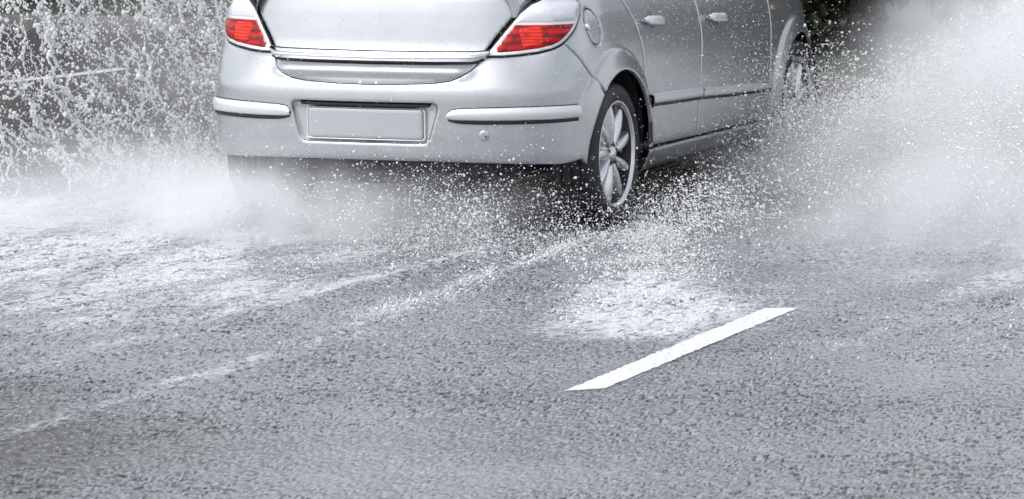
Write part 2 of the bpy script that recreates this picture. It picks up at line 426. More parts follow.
# side panels -------------------------------------------------
def ztop(s): return float(np.interp(abs(s), [.9, 1.2, 1.65, 2.56, 3.3, 3.6, 4.0, 4.3, 4.7, 5.3], [1.058, 1.03, 1.005, .965, .925, .905, .85, .80, .74, .70]))
RD = [(1.64, ztop(1.64)), (1.652, .98), (1.708, .888), (1.738, .80), (1.750, .752), (1.752, .66), (1.750, .529), (1.762, .42), (1.775, .315)]
MD = [(2.566, ztop(2.566)), (2.562, .90), (2.559, .784), (2.535, .66), (2.508, .558), (2.49, .42), (2.48, .303)]
FF_ = [(3.615, ztop(3.615)), (3.608, .80), (3.601, .711), (3.585, .58), (3.571, .473), (3.555, .355), (3.55, .293)]
def toparc(s0, s1, n=12): return [(s, ztop(s)) for s in np.linspace(s0, s1, n)]
lamp_side = [(.945, .838), (1.01, .882), (1.067, .925), (1.12, .958), (1.155, .995), (1.13, 1.02), (1.0, 1.045), (.88, 1.042), (.79, 1.022), (.808, 1.06), (.808, 1.15), (1.1, 1.13), (1.35, 1.06)]
fuel_c = (1.205, .893)
FUEL = [(fuel_c[0] + .078 * math.cos(a) , fuel_c[1] + .078 * math.sin(a)) for a in np.linspace(0, 2 * PI, 40, endpoint=False)]
t_f = -.02
qp = lamp_side + [(1.64, ztop(1.64))] + RD[1:-1] + [(1.77, .345), (1.715, .325)] + [p for p in ARC_R(.02, t_bq)] + [(x, z) for x, z in BQ[::-1]][1:]
rd = RD[::-1] + toparc(1.64, 2.566)[1:-1] + MD
fd = MD[::-1] + toparc(2.566, 3.615)[1:-1] + FF_
fa = ARC_F(PI - .03, .02)
ff = [(3.615, ztop(3.615))] + FF_[1:] + fa + [(4.45, .32), (4.55, .5), (4.62, .72), (4.70, ztop(4.7))] + toparc(4.7, 3.615)[1:-1]
fb = [(4.62, .72), (4.55, .5), (4.45, .32), (4.5, .26), (5.35, .26)]
SM = float(S[-1])
for sg in (1, -1):
    f = (lambda p: p) if sg > 0 else mir
    q = panel('quarter_panel', f(qp), M['paint'], car, holes=[f(FUEL)] if sg > 0 else (), grid=.0125)
    if sg > 0:
        fl = panel('fuel_flap', f(FUEL), M['paint'], q, off=-.001, gap=.003)
        disc_sz('flap_pull', 1.135, .897, .014, .012, M['trim_paint'], fl)
    d1 = panel('rear_door', f(rd), M['paint'], car)
    d2 = panel('front_door', f(fd), M['paint'], car)
    panel('front_wing', f(ff), M['paint'], car)
    # door mouldings with dark lower edge
    mp = [(0, -.003), (0, .014), (.15, .019), (.8, .022), (1, .012), (1, -.003)]
    for d, pts in ((d1, [(1.756, .553, .508), (2.0, .546, .499), (2.25, .537, .490), (2.50, .527, .482)]),
                   (d2, [(2.512, .5265, .4815), (2.8, .510, .466), (3.1, .493, .452), (3.35, .475, .442), (3.50, .463, .437), (3.565, .455, .436)])):
        lo_ = [(a, c, c - .013) for a, b, c in pts]
        if sg < 0: pts = [(-a, b, c) for a, b, c in pts][::-1]; lo_ = [(-a, b, c) for a, b, c in lo_][::-1]
        m_ = strip2('door_moulding', pts, M['trim_paint'], d, mp)
        strip2('dark_strip', lo_, M['black'], m_, [(0, -.003), (0, .008), (1, .012), (1, -.003)])
    # handles
    for d, (hs0, hz0), (hs1, hz1) in ((d1, (1.80, .882), (2.02, .868)), (d2, (2.66, .838), (2.87, .825))):
        mid_s, mid_z = (hs0 + hs1) / 2 - .01, (hz0 + hz1) / 2
        a = np.linspace(0, 2 * PI, 33)
        rr = [surf(sg * (mid_s + np.cos(a) * .058 * k), mid_z + np.sin(a) * .042 * k, o) for k, o in ((1.06, .001), (1.0, .0025), (.9, .003), (.6, .0035), (0.001, .004))]
        A = np.stack(rr, 1)
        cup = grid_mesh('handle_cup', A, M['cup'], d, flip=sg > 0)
        n = 22; u = np.linspace(0, 1, n); ring = np.linspace(0, 2 * PI, 13)
        hgt = .020 * np.sqrt(np.clip(1 - (2 * u - 1) ** 8, .12, 1)); lift = .012 + .020 * np.sin(PI * np.clip(u, .0, 1)) ** .15
        H = np.stack([surf(sg * (hs0 + (hs1 - hs0) * u), hz0 + (hz1 - hz0) * u + hgt * math.sin(b), lift + .009 * math.cos(b)) for b in ring], 1)
        grid_mesh('door_handle', H, M['trim_paint'], d, flip=sg < 0)
    # amber side marker on the wing
    am = rounded([(3.655, .828), (3.655, .806), (3.71, .803), (3.71, .825)], .008)
    panel('side_marker', f(am), M['amber'], car, off=.006, gap=0, depth=.008, grid=.01)
    # sill
    sl = [(1.70, .312, .205), (1.9, .300, .2), (2.4, .296, .2), (3.0, .288, .2), (3.56, .284, .2), (3.72, .286, .2)]
    if sg < 0: sl = [(-a, b, c) for a, b, c in sl][::-1]
    strip2('sill', sl, M['paint'], car, [(0, -.05), (.0, -.01), (.3, .004), (.82, .008), (.93, .012), (1, .006), (1, -.02)])
    # headlamp and front part
    hp = rounded([(4.50, .78), (4.56, .60), (4.95, .58), (4.98, .70)], .03)
    panel('headlamp', f(hp), M['clear'], car, off=.006, gap=0, bulge=.01)
fbp = [(4.45, .325), (4.55, .505), (4.62, .72), (4.70, ztop(4.7) - .005)] + toparc(4.75, SM - .001, 8)
Pf = [p for p in fbp] + [(SM - .001, .25), (4.6, .25), (4.45, .30)]
for sg in (1, -1):
    panel('front_bumper', Pf if sg > 0 else mir(Pf), M['paint'], car, gap=.001, grid=.03)

# dark inner shell behind the panel gaps
inn = [(0, .35), (.9, .345), (1.02, .36)] + arc_pts(.745, .317, .385, PI - .1, .1, 30) + [(1.75, .25), (3.55, .25)] + arc_pts(3.38, .317, .365, PI - .15, .1, 30) + [(4.5, .3), (SM - .03, .3), (SM - .03, .66)] + [(s, ztop(s) - .03) for s in np.linspace(SM - .1, .95, 30)] + [(0, 1.03)]
for sg in (1, -1):
    panel('inner_body', inn if sg > 0 else mir(inn), M['seal'], car, off=-.048, gap=0, grid=.05, depth=.03)

# wheel arch liners, floor, exhaust, axle, silencer
for sg in (1, -1):
    for (cy, R) in ((.745, .372), (3.38, .356)):
        a = np.linspace(.05, PI - .05, 40)
        prof = [(.868, R + .004), (.80, R + .015), (.60, R + .015), (.52, R)]
        A = np.stack([np.stack([np.full_like(a, sg * x), cy + r * np.cos(a), .317 + r * np.sin(a)], 1) for x, r in prof] +
                     [np.stack([np.full_like(a, sg * .52), cy + a * 0, .317 + a * 0], 1)], 1)
        grid_mesh('arch_liner', A, M['under'], car, flip=sg > 0)
def box(name, lo, hi, mat, parent, bev=.02):
    bm = bmesh.new(); bmesh.ops.create_cube(bm, size=1)
    for v in bm.verts:
        v.co = Vector([(lo[k] + hi[k]) / 2 + v.co[k] * (hi[k] - lo[k]) for k in range(3)])
    bmesh.ops.bevel(bm, geom=bm.edges[:], offset=bev, segments=3, affect='EDGES', profile=.5)
    me = bpy.data.meshes.new(name); bm.to_mesh(me); bm.free()
    for p in me.polygons: p.use_smooth = True
    me.materials.append(mat); o = bpy.data.objects.new(name, me); COL.objects.link(o); o.parent = parent; return o
def tube(name, pts, r, mat, parent=None, n=12, cap=True):
    P = cr(pts, 8) if len(pts) > 2 else np.array(pts, float)
    T = np.gradient(P, axis=0); T /= np.linalg.norm(T, axis=1)[:, None]
    rr = np.full(len(P), r) if np.isscalar(r) else np.interp(np.linspace(0, 1, len(P)), np.linspace(0, 1, len(r)), r)
    a = np.linspace(0, 2 * PI, n, endpoint=False); out = []
    for p, t, q in zip(P, T, rr):
        u = np.cross(t, [0, 0, 1.0]); u = u / np.linalg.norm(u) if np.linalg.norm(u) > 1e-3 else np.array([1.0, 0, 0]); w = np.cross(u, t)
        out.append(p + q * (np.cos(a)[:, None] * u + np.sin(a)[:, None] * w))
    out = [np.repeat(P[:1], n, 0)] + out + [np.repeat(P[-1:], n, 0)] if cap else out
    A = np.stack(out, 1); A = np.concatenate([A, A[:1]], 0)
    return grid_mesh(name, A, mat, parent)
box('floor_pan', (-.56, .42, .26), (.56, 3.95, .36), M['under'], car)
box('rear_valance', (-.50, .16, .27), (.50, .40, .37), M['under'], car)
box('silencer', (-.42, .30, .20), (.05, .56, .30), M['steel'], car, .04)
tube('exhaust_pipe', [(-.34, .45, .25), (-.40, .25, .25), (-.42, .10, .235)], .026, M['steel'], car)
tube('axle_beam', [(-.72, .80, .27), (0, .86, .25), (.72, .80, .27)], .04, M['under'], car)

# glasshouse, bonnet
def gh(y, t, off=0.):
    """y station, t 0..1 from right belt over the roof to left belt"""
    yk = [.20, .40, .62, 1.0, 1.6, 2.2, 2.6, 3.0, 3.38]
    zr = np.interp(y, yk, [1.14, 1.26, 1.37, 1.435, 1.46, 1.45, 1.38, 1.16, .93])
    wb = np.interp(y, yk, [.60, .70, .755, .775, .785, .785, .78, .775, .74])
    zb = np.interp(y, yk, [.95, .98, .985, .98, .95, .93, .91, .90, .86])
    a = PI * t; c, s_ = np.cos(a), np.sin(a)
    x = (wb + off) * np.sign(c) * np.abs(c) ** .62 * (1 - .20 * np.abs(s_) ** 1.2 * (zr - zb) / .5)
    z = zb + (zr - zb + off) * np.abs(s_) ** .72
    return np.stack([x, np.broadcast_to(y, x.shape), z], -1)
Y, T = np.meshgrid(np.linspace(.2, 3.38, 60), np.linspace(0, 1, 49), indexing='ij')
grid_mesh('roof', gh(Y, T), M['paint'], car, flip=True)
def win(name, y0, y1, t0, t1, sk0=0, sk1=0):
    U, Vv = np.meshgrid(np.linspace(0, 1, 24), np.linspace(0, 1, 16), indexing='ij')
    tt = t0 + (t1 - t0) * Vv; k = np.abs(np.sin(PI * tt)); Yy = (y0 + sk0 * k) * (1 - U) + (y1 + sk1 * k) * U
    return grid_mesh(name, gh(Yy, tt, .006), M['glass'], car, flip=t1 > t0)
win('rear_window', .36, .60, .26, .74)
win('windscreen', 2.62, 3.30, .22, .78)
for a, b in ((.035, .17), (.83, .965)):
    win('side_window', .62, 1.50, a, b, .25, 0); win('side_window', 1.58, 2.55, a, b, 0, .0)
sb = np.linspace(3.45, SM, 40)
E_ = surf(sb, np.array([ztop(s) for s in sb]), -.006)
U = np.linspace(-1, 1, 25)
Bn = np.stack([np.stack([E_[:, 0] * u, E_[:, 1] , E_[:, 2] + .06 * (1 - abs(u) ** 2.5) * np.minimum(1, E_[:, 0] / .4)], -1) for u in U], 1)
Bn[:, :, 1] += 0
grid_mesh('bonnet', Bn, M['paint'], car)
sb = np.linspace(.0, 1.2, 30); E_ = surf(sb, np.interp(sb, [0, .81, 1.2], [1.158, 1.155, 1.08]) - .002, -.004)
Sh = np.stack([np.stack([E_[:, 0] * u, E_[:, 1], E_[:, 2] + .01 * (1 - u * u)], -1) for u in U], 1)
grid_mesh('tailgate_shoulder', Sh, M['paint'], car, flip=True)
for sg in (1, -1):
    mir_ = tube('wing_mirror', [(sg * .80, 3.05, .95), (sg * .90, 3.03, 1.0), (sg * .98, 3.02, 1.01), (sg * 1.05, 3.03, 1.0)], [.03, .06, .075, .04], M['paint'], car)
    tube('mirror_foot', [(sg * .80, 3.03, .90), (sg * .87, 3.03, .93), (sg * .93, 3.03, .96)], [.03, .028, .03], M['black'], mir_)

# wheels
def lathe(prof, n=72):
    a = np.linspace(0, 2 * PI, n + 1)
    return np.stack([np.stack([np.full_like(a, x), r * np.cos(a), r * np.sin(a)], -1) for x, r in prof], 1)
def make_wheel(sg, cy):
    R = .317; w = .108
    tyre = grid_mesh('wheel', lathe([(sg * -w * .9, .222), (sg * -w, .25), (sg * -w, .285), (sg * -.095, .308), (sg * -.08, .3155), (sg * -.055, R), (sg * -.052, R - .007), (sg * -.044, R - .007), (sg * -.041, R),
        (sg * -.012, R), (sg * -.009, R - .007), (sg * 0, R - .007), (sg * .003, R), (sg * .03, R), (sg * .033, R - .007), (sg * .041, R - .007), (sg * .044, R), (sg * .08, .3155), (sg * .097, .307),
        (sg * .107, .290), (sg * .111, .272), (sg * .1125, .268), (sg * .1115, .262), (sg * .109, .246), (sg * .104, .236), (sg * .10, .229)]), M['rubber'], car, flip=sg < 0)
    tyre.location = (sg * .770, cy, .317)
    # rim barrel and lip
    grid_mesh('rim', lathe([(sg * .100, .231), (sg * .106, .236), (sg * .108, .233), (sg * .104, .226), (sg * .094, .2185)]), M['alloy'], tyre, flip=sg < 0)
    grid_mesh('rim_barrel', lathe([(sg * .094, .2183), (sg * .05, .212), (sg * -.06, .205), (sg * -.09, .222)]), M['barrel'], tyre, flip=sg < 0)
    grid_mesh('brake_disc', lathe([(sg * .012, .001), (sg * .014, .075), (sg * .006, .08), (sg * .004, .135), (sg * -.004, .14)]), M['steel'], tyre, flip=sg < 0)
    grid_mesh('wheel_backing', lathe([(sg * -.03, .001), (sg * -.03, .21)]), M['under'], tyre, flip=sg < 0)
    grid_mesh('hub_cap', lathe([(sg * .097, .001), (sg * .096, .02), (sg * .09, .030), (sg * .082, .034), (sg * .07, .06), (sg * .03, .066)], 40), M['alloy'], tyre, flip=sg < 0)
    for k in range(9):
        a0 = k * 2 * PI / 9 + .22
        n = 12; m = 9; A = np.zeros((n, m, 3))
        for i in range(n):
            u = i / (n - 1); r = .045 + (.229 - .045) * u
            hw = .013 + .013 * math.sin(PI * min(1, u * 1.1)) ** 1 + .012 * u ** 3
            x0 = .086 + .012 * math.sin(PI * u * .9) - .004 * u
            for j in range(m):
                v = -1 + 2 * j / (m - 1); lat = v * hw
                dep = .020 * abs(v) ** 4
                if abs(v) == 1: dep = .045
                aa = a0 + lat / r + .10 * u
                A[i, j] = (sg * (x0 - dep), r * math.cos(aa), r * math.sin(aa))
        grid_mesh('spoke', A, M['alloy'], tyre, flip=sg > 0)
    for k in range(5):
        a0 = k * 2 * PI / 5 + .3; cy_, cz_ = .048 * math.cos(a0), .048 * math.sin(a0)
        a = np.linspace(0, 2 * PI, 7)
        A = np.stack([np.stack([np.full(7, sg * x), cy_ + r * np.cos(a), cz_ + r * np.sin(a)], -1) for x, r in ((.07, .009), (.088, .009), (.09, .007), (.09, .0005))], 1)
        grid_mesh('wheel_bolt', A, M['steel'], tyre, flip=sg < 0)
    # tread blocks: shallow cross cuts as one set of lugs
    return tyre
for sg in (1, -1):
    for cy in (.762, 3.38): make_wheel(sg, cy)

# ------------------------------------------------------------ ground, road, water
def seg_mask(x, y, A, B, w0, w1, soft=.5):
    """soft mask around segment A-B, half width w0..w1"""
    A, B = np.array(A), np.array(B); d = B - A; L = d @ d
    t = np.clip(((x - A[0]) * d[0] + (y - A[1]) * d[1]) / L, 0, 1)
    r = np.hypot(x - A[0] - t * d[0], y - A[1] - t * d[1]); w = w0 + (w1 - w0) * t
    return np.exp(-(r / w) ** 2), t
def road_fields(x, y):
    wx = x + .12 * (vn.fbm(x * 1.5, y * .7, 3) - .5); wy = y
    st = vn.fbm(wx * 5, wy * 1.6, 1.3, 5)           # streaks along travel
    fi = vn2.fbm(wx * 16, wy * 7, 2.1, 4, .65)
    # height
    chop = np.clip(ss(2.6, .5, wx) * ss(-6.5, -3.0, wy) + .35 * ss(-5, 0, wy), 0, 1)
    mk = np.exp(-((x - 2.46) / .13) ** 4) * ss(-4.3, -4.1, y) * ss(-1.6, -1.8, y)
    h = .010 * chop * (vn.fbm(wx * 4.2, wy * 2.4, 5.1, 4, .55) - .5) * 2 + .0035 * (vn2.fbm(x * 14, y * 9, 7, 3) - .5) * (.25 + chop) - .0045 * ss(.50, .70, vn.fbm(x * 34, y * 30, 3.3, 2, .6)) * (.35 + 1.3 * ss(.35, .65, vn2.fbm(x * 1.2, y * 1.2, 8, 3)))
    # wheel wake ridges
    for A, B, a, w in (((1.02, .8), (1.12, -4.4), .030, .045), ((.80, .5), (.45, -4.2), .026, .05), ((-.5, .4), (-.9, -4.0), .018, .10), ((1.15, -4.2), (1.05, -6.5), .008, .05)):
        wob = .05 * (vn.fbm(y * 1.3 + 3 + A[0] * 9, y * 0, 0, 3) - .5)
        m_, t = seg_mask(x + wob, y, A, B, w, w * 1.6); h = h + a * m_ * (1 - .7 * t) * (.5 + fi)
    h = h * (1 - .93 * mk)
    # foam
    f = np.zeros_like(x)
    m_, t = seg_mask(wx, wy, (1.05, .6), (2.15, -2.4), .12, .46); f += m_ * (.25 + .75 * ss(.35, .75, t)) * .95 * ss(-3.05, -2.75, wy + .3 * (st - .5))
    fs = np.zeros_like(x)
    m_, t = seg_mask(wx, wy, (.9, .85), (1.25, .25), .10, .20); fs += m_ * .5
    m_, t = seg_mask(wx + .06 * (st - .5), wy, (1.0, .3), (1.13, -4.2), .075, .10); fs += m_ * .52 * (1 - .3 * t)
    m_, t = seg_mask(wx + .1 * (st - .5), wy, (1.13, -4.0), (1.02, -6.3), .07, .10); fs += m_ * .42
    m_, t = seg_mask(wx, wy, (.75, .5), (.40, -4.3), .07, .10); fs += m_ * .45 * (1 - .5 * t)
    f += .62 * ss(.95, -.35, wx + .12 * wy) * ss(-4.6, -1.0, wy + .5 * (st - .5))
    f += .30 * ss(-2.6, -.2, wy) * ss(1.2, 2.0, wx) + .22 * ss(1.3, .5, wx) * ss(-5.2, -2.5, wy)
    f += .20 * ss(2.5, 3.0, wx) * ss(-3.4, -2.6, wy) * (st > .5)
    f = (f * (-.25 + 1.9 * st) * .80 + fs * (.15 + .9 * fi)) * ss(2.2, .8, y) * (1 - .85 * ss(-.15, .35, y) * ss(.95, .75, np.abs(x)))
    f = f + .22 * (fi - .5) * (f > .02)
    return h, np.clip(f, 0, .60)
def axis(lo, hi, step, far_lo, far_hi, k=1.22):
    a = list(np.arange(lo, hi, step)); d = step
    b = [lo]
    while b[-1] > far_lo: d *= k; b.append(b[-1] - d)
    d = step; c = [a[-1]]
    while c[-1] < far_hi: d *= k; c.append(c[-1] + d)
    return np.array(b[1:][::-1] + a + c[1:])
ax = axis(-2.2, 4.6, .0105, -60, 60); ay = axis(-6.9, 1.2, .0125, -120, 120)
X, Yg = np.meshgrid(ax, ay, indexing='ij')
Hh, Fo = road_fields(X, Yg)
near = ss(-20, -8, Yg) * ss(30, 12, Yg) * ss(-15, -8, X) * ss(15, 8, X)
Hh = Hh * near

def road_mat():
    m, t, b, o = newmat('wet_asphalt')
    co = N(t, 'ShaderNodeTexCoord'); OB = co.outputs['Object']
    at = N(t, 'ShaderNodeAttribute', attribute_name='foam')
    # aggregate of the asphalt
    v = N(t, 'ShaderNodeTexVoronoi', Scale=95.0, Randomness=1.0); t.links.new(OB, v.inputs['Vector'])
    n1 = N(t, 'ShaderNodeTexNoise', Scale=88.0, Detail=3.0, Roughness=.6); mp0 = N(t, 'ShaderNodeMapping'); mp0.inputs['Scale'].default_value = (1.15, .34, 1); t.links.new(OB, mp0.inputs['Vector']); t.links.new(mp0.outputs[0], n1.inputs['Vector'])
    n2 = N(t, 'ShaderNodeTexNoise', Scale=1.1, Detail=5.0, Roughness=.6); t.links.new(OB, n2.inputs['Vector'])
    r = N(t, 'ShaderNodeValToRGB'); e = r.color_ramp.elements
    e[0].position = .40; e[0].color = (.022, .017, .016, 1); e[1].position = .55; e[1].color = (.29, .30, .325, 1)
    nb = N(t, 'ShaderNodeMath', operation='MULTIPLY_ADD'); t.links.new(n2.outputs[0], nb.inputs[0]); nb.inputs[1].default_value = .30; nb.inputs[2].default_value = -.15
    ab = N(t, 'ShaderNodeAttribute', attribute_name='bare_and_reflection'); nd = N(t, 'ShaderNodeMath', operation='MULTIPLY_ADD'); t.links.new(ab.outputs['Fac'], nd.inputs[0]); nd.inputs[1].default_value = -.12; t.links.new(nb.outputs[0], nd.inputs[2])
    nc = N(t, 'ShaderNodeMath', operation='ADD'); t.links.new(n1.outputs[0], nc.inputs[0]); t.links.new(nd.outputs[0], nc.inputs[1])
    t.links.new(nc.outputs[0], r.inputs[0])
    # foam: solid attribute broken up by fine lace
    mp = N(t, 'ShaderNodeMapping'); mp.inputs['Scale'].default_value = (1, .45, 1); t.links.new(OB, mp.inputs['Vector'])
    n3 = N(t, 'ShaderNodeTexNoise', Scale=34.0, Detail=7.0, Roughness=.78, Distortion=1.4); t.links.new(mp.outputs[0], n3.inputs['Vector'])
    n5 = N(t, 'ShaderNodeTexNoise', Scale=13.0, Detail=3.0, Roughness=.6, Distortion=1.2); t.links.new(mp.outputs[0], n5.inputs['Vector'])
    s1 = N(t, 'ShaderNodeMath', operation='SUBTRACT'); t.links.new(n5.outputs[0], s1.inputs[0]); s1.inputs[1].default_value = .5
    s2 = N(t, 'ShaderNodeMath', operation='ABSOLUTE'); t.links.new(s1.outputs[0], s2.inputs[0])
    s3 = N(t, 'ShaderNodeMath', operation='MULTIPLY_ADD'); t.links.new(s2.outputs[0], s3.inputs[0]); s3.inputs[1].default_value = -3.2; s3.inputs[2].default_value = .05
    s4 = N(t, 'ShaderNodeMath', operation='MULTIPLY_ADD'); t.links.new(n3.outputs[0], s4.inputs[0]); s4.inputs[1].default_value = 1.3; t.links.new(s3.outputs[0], s4.inputs[2])
    a1 = N(t, 'ShaderNodeMath', operation='ADD'); t.links.new(at.outputs['Fac'], a1.inputs[0]); t.links.new(s4.outputs[0], a1.inputs[1])
    fr = N(t, 'ShaderNodeMapRange'); fr.inputs['From Min'].default_value = .70; fr.inputs['From Max'].default_value = 1.25
    t.links.new(a1.outputs[0], fr.inputs['Value'])
    fc = N(t, 'ShaderNodeMix', data_type='RGBA'); t.links.new(fr.outputs[0], fc.inputs[0]); t.links.new(r.outputs[0], fc.inputs[6]); fc.inputs[7].default_value = (.60, .62, .65, 1)
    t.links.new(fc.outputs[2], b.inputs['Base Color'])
    # roughness: water film with thin and puddled parts
    rr = N(t, 'ShaderNodeMapRange'); rr.inputs['From Min'].default_value = .35; rr.inputs['From Max'].default_value = .65
    rr.inputs['To Min'].default_value = .05; rr.inputs['To Max'].default_value = .16; t.links.new(n2.outputs[0], rr.inputs['Value'])
    rm = N(t, 'ShaderNodeMix', data_type='FLOAT'); t.links.new(fr.outputs[0], rm.inputs[0]); t.links.new(rr.outputs[0], rm.inputs[2]); rm.inputs[3].default_value = .8
    t.links.new(rm.outputs[0], b.inputs['Roughness'])
    # relief
    mp2 = N(t, 'ShaderNodeMapping'); mp2.inputs['Scale'].default_value = (1, .7, 1); t.links.new(OB, mp2.inputs['Vector'])
    n4 = N(t, 'ShaderNodeTexNoise', Scale=60.0, Detail=2.5, Roughness=.55); t.links.new(mp2.outputs[0], n4.inputs['Vector'])
    bs = N(t, 'ShaderNodeMapRange'); bs.inputs['From Min'].default_value = .35; bs.inputs['From Max'].default_value = .65; t.links.new(n4.outputs[0], bs.inputs['Value'])
    b1 = N(t, 'ShaderNodeBump', Strength=.85, Distance=.0035); t.links.new(bs.outputs[0], b1.inputs['Height'])
    b2 = N(t, 'ShaderNodeBump', Strength=.9, Distance=.004); t.links.new(a1.outputs[0], b2.inputs['Height']); t.links.new(b1.outputs[0], b2.inputs['Normal'])
    t.links.new(b2.outputs[0], b.inputs['Normal'])
    b.inputs['IOR'].default_value = 1.40
    return m
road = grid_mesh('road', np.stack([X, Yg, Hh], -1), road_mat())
tag(road, kind='structure')
road.data.attributes.new('foam', 'FLOAT', 'POINT').data.foreach_set('value', (Fo * ss(-30, -9, Yg) * ss(60, 20, Yg)).astype(np.float32).ravel())
road.data.attributes.new('bare_and_reflection', 'FLOAT', 'POINT').data.foreach_set('value', (ss(-3.9, -6.0, Yg + .8 * (vn.fbm(X * 1.5, Yg * 1.2, 4, 4) - .5)) * ss(2.4, 1.1, X) + 1.7 * ss(1.2, 3.2, Yg) * ss(1.4, .4, X)).astype(np.float32).ravel())  # thinner water film near left; far road darkened to paint in the hedge reflection
def road_h(x, y):
    h, _ = road_fields(np.asarray(x, float), np.asarray(y, float)); return h

M['grass'] = simple('dark_grass', (.035, .045, .02), .9, 0, 0, 1, 30)
gr = mesh('ground', [(-1500, -1500, -.12), (1500, -1500, -.12), (1500, 1500, -.12), (-1500, 1500, -.12)], [(0, 1, 2, 3)], M['grass'])
tag(gr, kind='structure')

def line_mat():
    m, t, b, o = newmat('road_paint')
    co = N(t, 'ShaderNodeTexCoord'); n = N(t, 'ShaderNodeTexNoise', Scale=70.0, Detail=4.0); t.links.new(co.outputs['Object'], n.inputs['Vector'])
    r = N(t, 'ShaderNodeValToRGB'); r.color_ramp.elements[0].position = .30; r.color_ramp.elements[1].position = .46
    r.color_ramp.elements[0].color = (.20, .20, .20, 1); r.color_ramp.elements[1].color = (.74, .745, .74, 1)
    t.links.new(n.outputs[0], r.inputs[0]); t.links.new(r.outputs[0], b.inputs['Base Color'])
    b.inputs['Roughness'].default_value = .35
    bp = N(t, 'ShaderNodeBump', Strength=.2, Distance=.001); t.links.new(n.outputs[0], bp.inputs['Height']); t.links.new(bp.outputs[0], b.inputs['Normal'])
    return m
M['line'] = line_mat()
def marking(name, A, B, C, D, nu, nv, label):
    """quad A-B (left side, near to far), D-C right side, draped on the road"""
    A, B, C, D = map(np.array, (A, B, C, D)); u, v = np.meshgrid(np.linspace(0, 1, nu), np.linspace(0, 1, nv), indexing='ij')
    P = (A[None, None] * ((1 - u) * (1 - v))[..., None] + B * (u * (1 - v))[..., None] + C * (u * v)[..., None] + D * ((1 - u) * v)[..., None])
    rag = .014 * (vn2(P[..., 1] * 40, P[..., 0] * 5) - .5); P[..., 0] += rag * np.where(v == 0, 1, np.where(v == 1, 1, 0))
    z = road_h(P[..., 0], P[..., 1]) + .0025
    o = grid_mesh(name, np.concatenate([P, z[..., None]], -1), M['line'], flip=False)
    return tag(o, label, 'road marking')
marking('lane_marking', (2.425, -4.09), (2.385, -1.78), (2.508, -1.72), (2.535, -3.99), 90, 9, 'white painted dash on the wet asphalt in front of the right hand splash')
eu = np.linspace(0, 1, 60); ec = cr([(-6.4, 3.5), (-5.75, 5.2), (-5.2, 6.8), (-5.0, 7.5), (-4.93, 7.95)], 10)
et = np.gradient(ec, axis=0); et /= np.linalg.norm(et, axis=1)[:, None]; en = np.stack([et[:, 1], -et[:, 0]], 1)
EL = np.stack([np.concatenate([ec + en * d, (road_h((ec + en * d)[:, 0], (ec + en * d)[:, 1]) * 0 + .012)[:, None]], 1) for d in (-.06, 0, .06)], 1)
el = grid_mesh('edge_line', EL, M['line'], flip=True)
tag(el, 'thin curved white edge line far behind the left splash', 'road marking')

# verge with kerb along the far side
kc = cr([(-26, -8), (-15, 3.5), (-10.5, 8.4), (-7.25, 10.9), (-4.5, 10.4), (-1.8, 8.3), (.8, 7.3), (4.5, 8.3), (12, 13), (30, 17)], 14)
kt = np.gradient(kc, axis=0); kt /= np.linalg.norm(kt, axis=1)[:, None]; kn = np.stack([-kt[:, 1], kt[:, 0]], 1)
M['kerb'] = simple('kerb_concrete', (.07, .068, .065), .5, 0, 0, .5, 80)
kerb = grid_mesh('kerb', np.stack([np.concatenate([kc + kn * d, np.full((len(kc), 1), z)], 1) for d, z in ((0, -.1), (0, .09), (.02, .11), (.14, .11), (.14, -.1))], 1), M['kerb'], smooth=False)
tag(kerb, kind='structure')
vg = []
for d in (.143, .6, 1.5, 3, 6, 12, 25):
    q = kc + kn * d; z = .105 + .05 * (vn.fbm(q[:, 0] * 2, q[:, 1] * 2) - .5) * (d > .2) + .02 * d; vg.append(np.concatenate([q, z[:, None]], 1))
verge = grid_mesh('verge', np.stack(vg, 1), M['grass']); tag(verge, kind='structure')

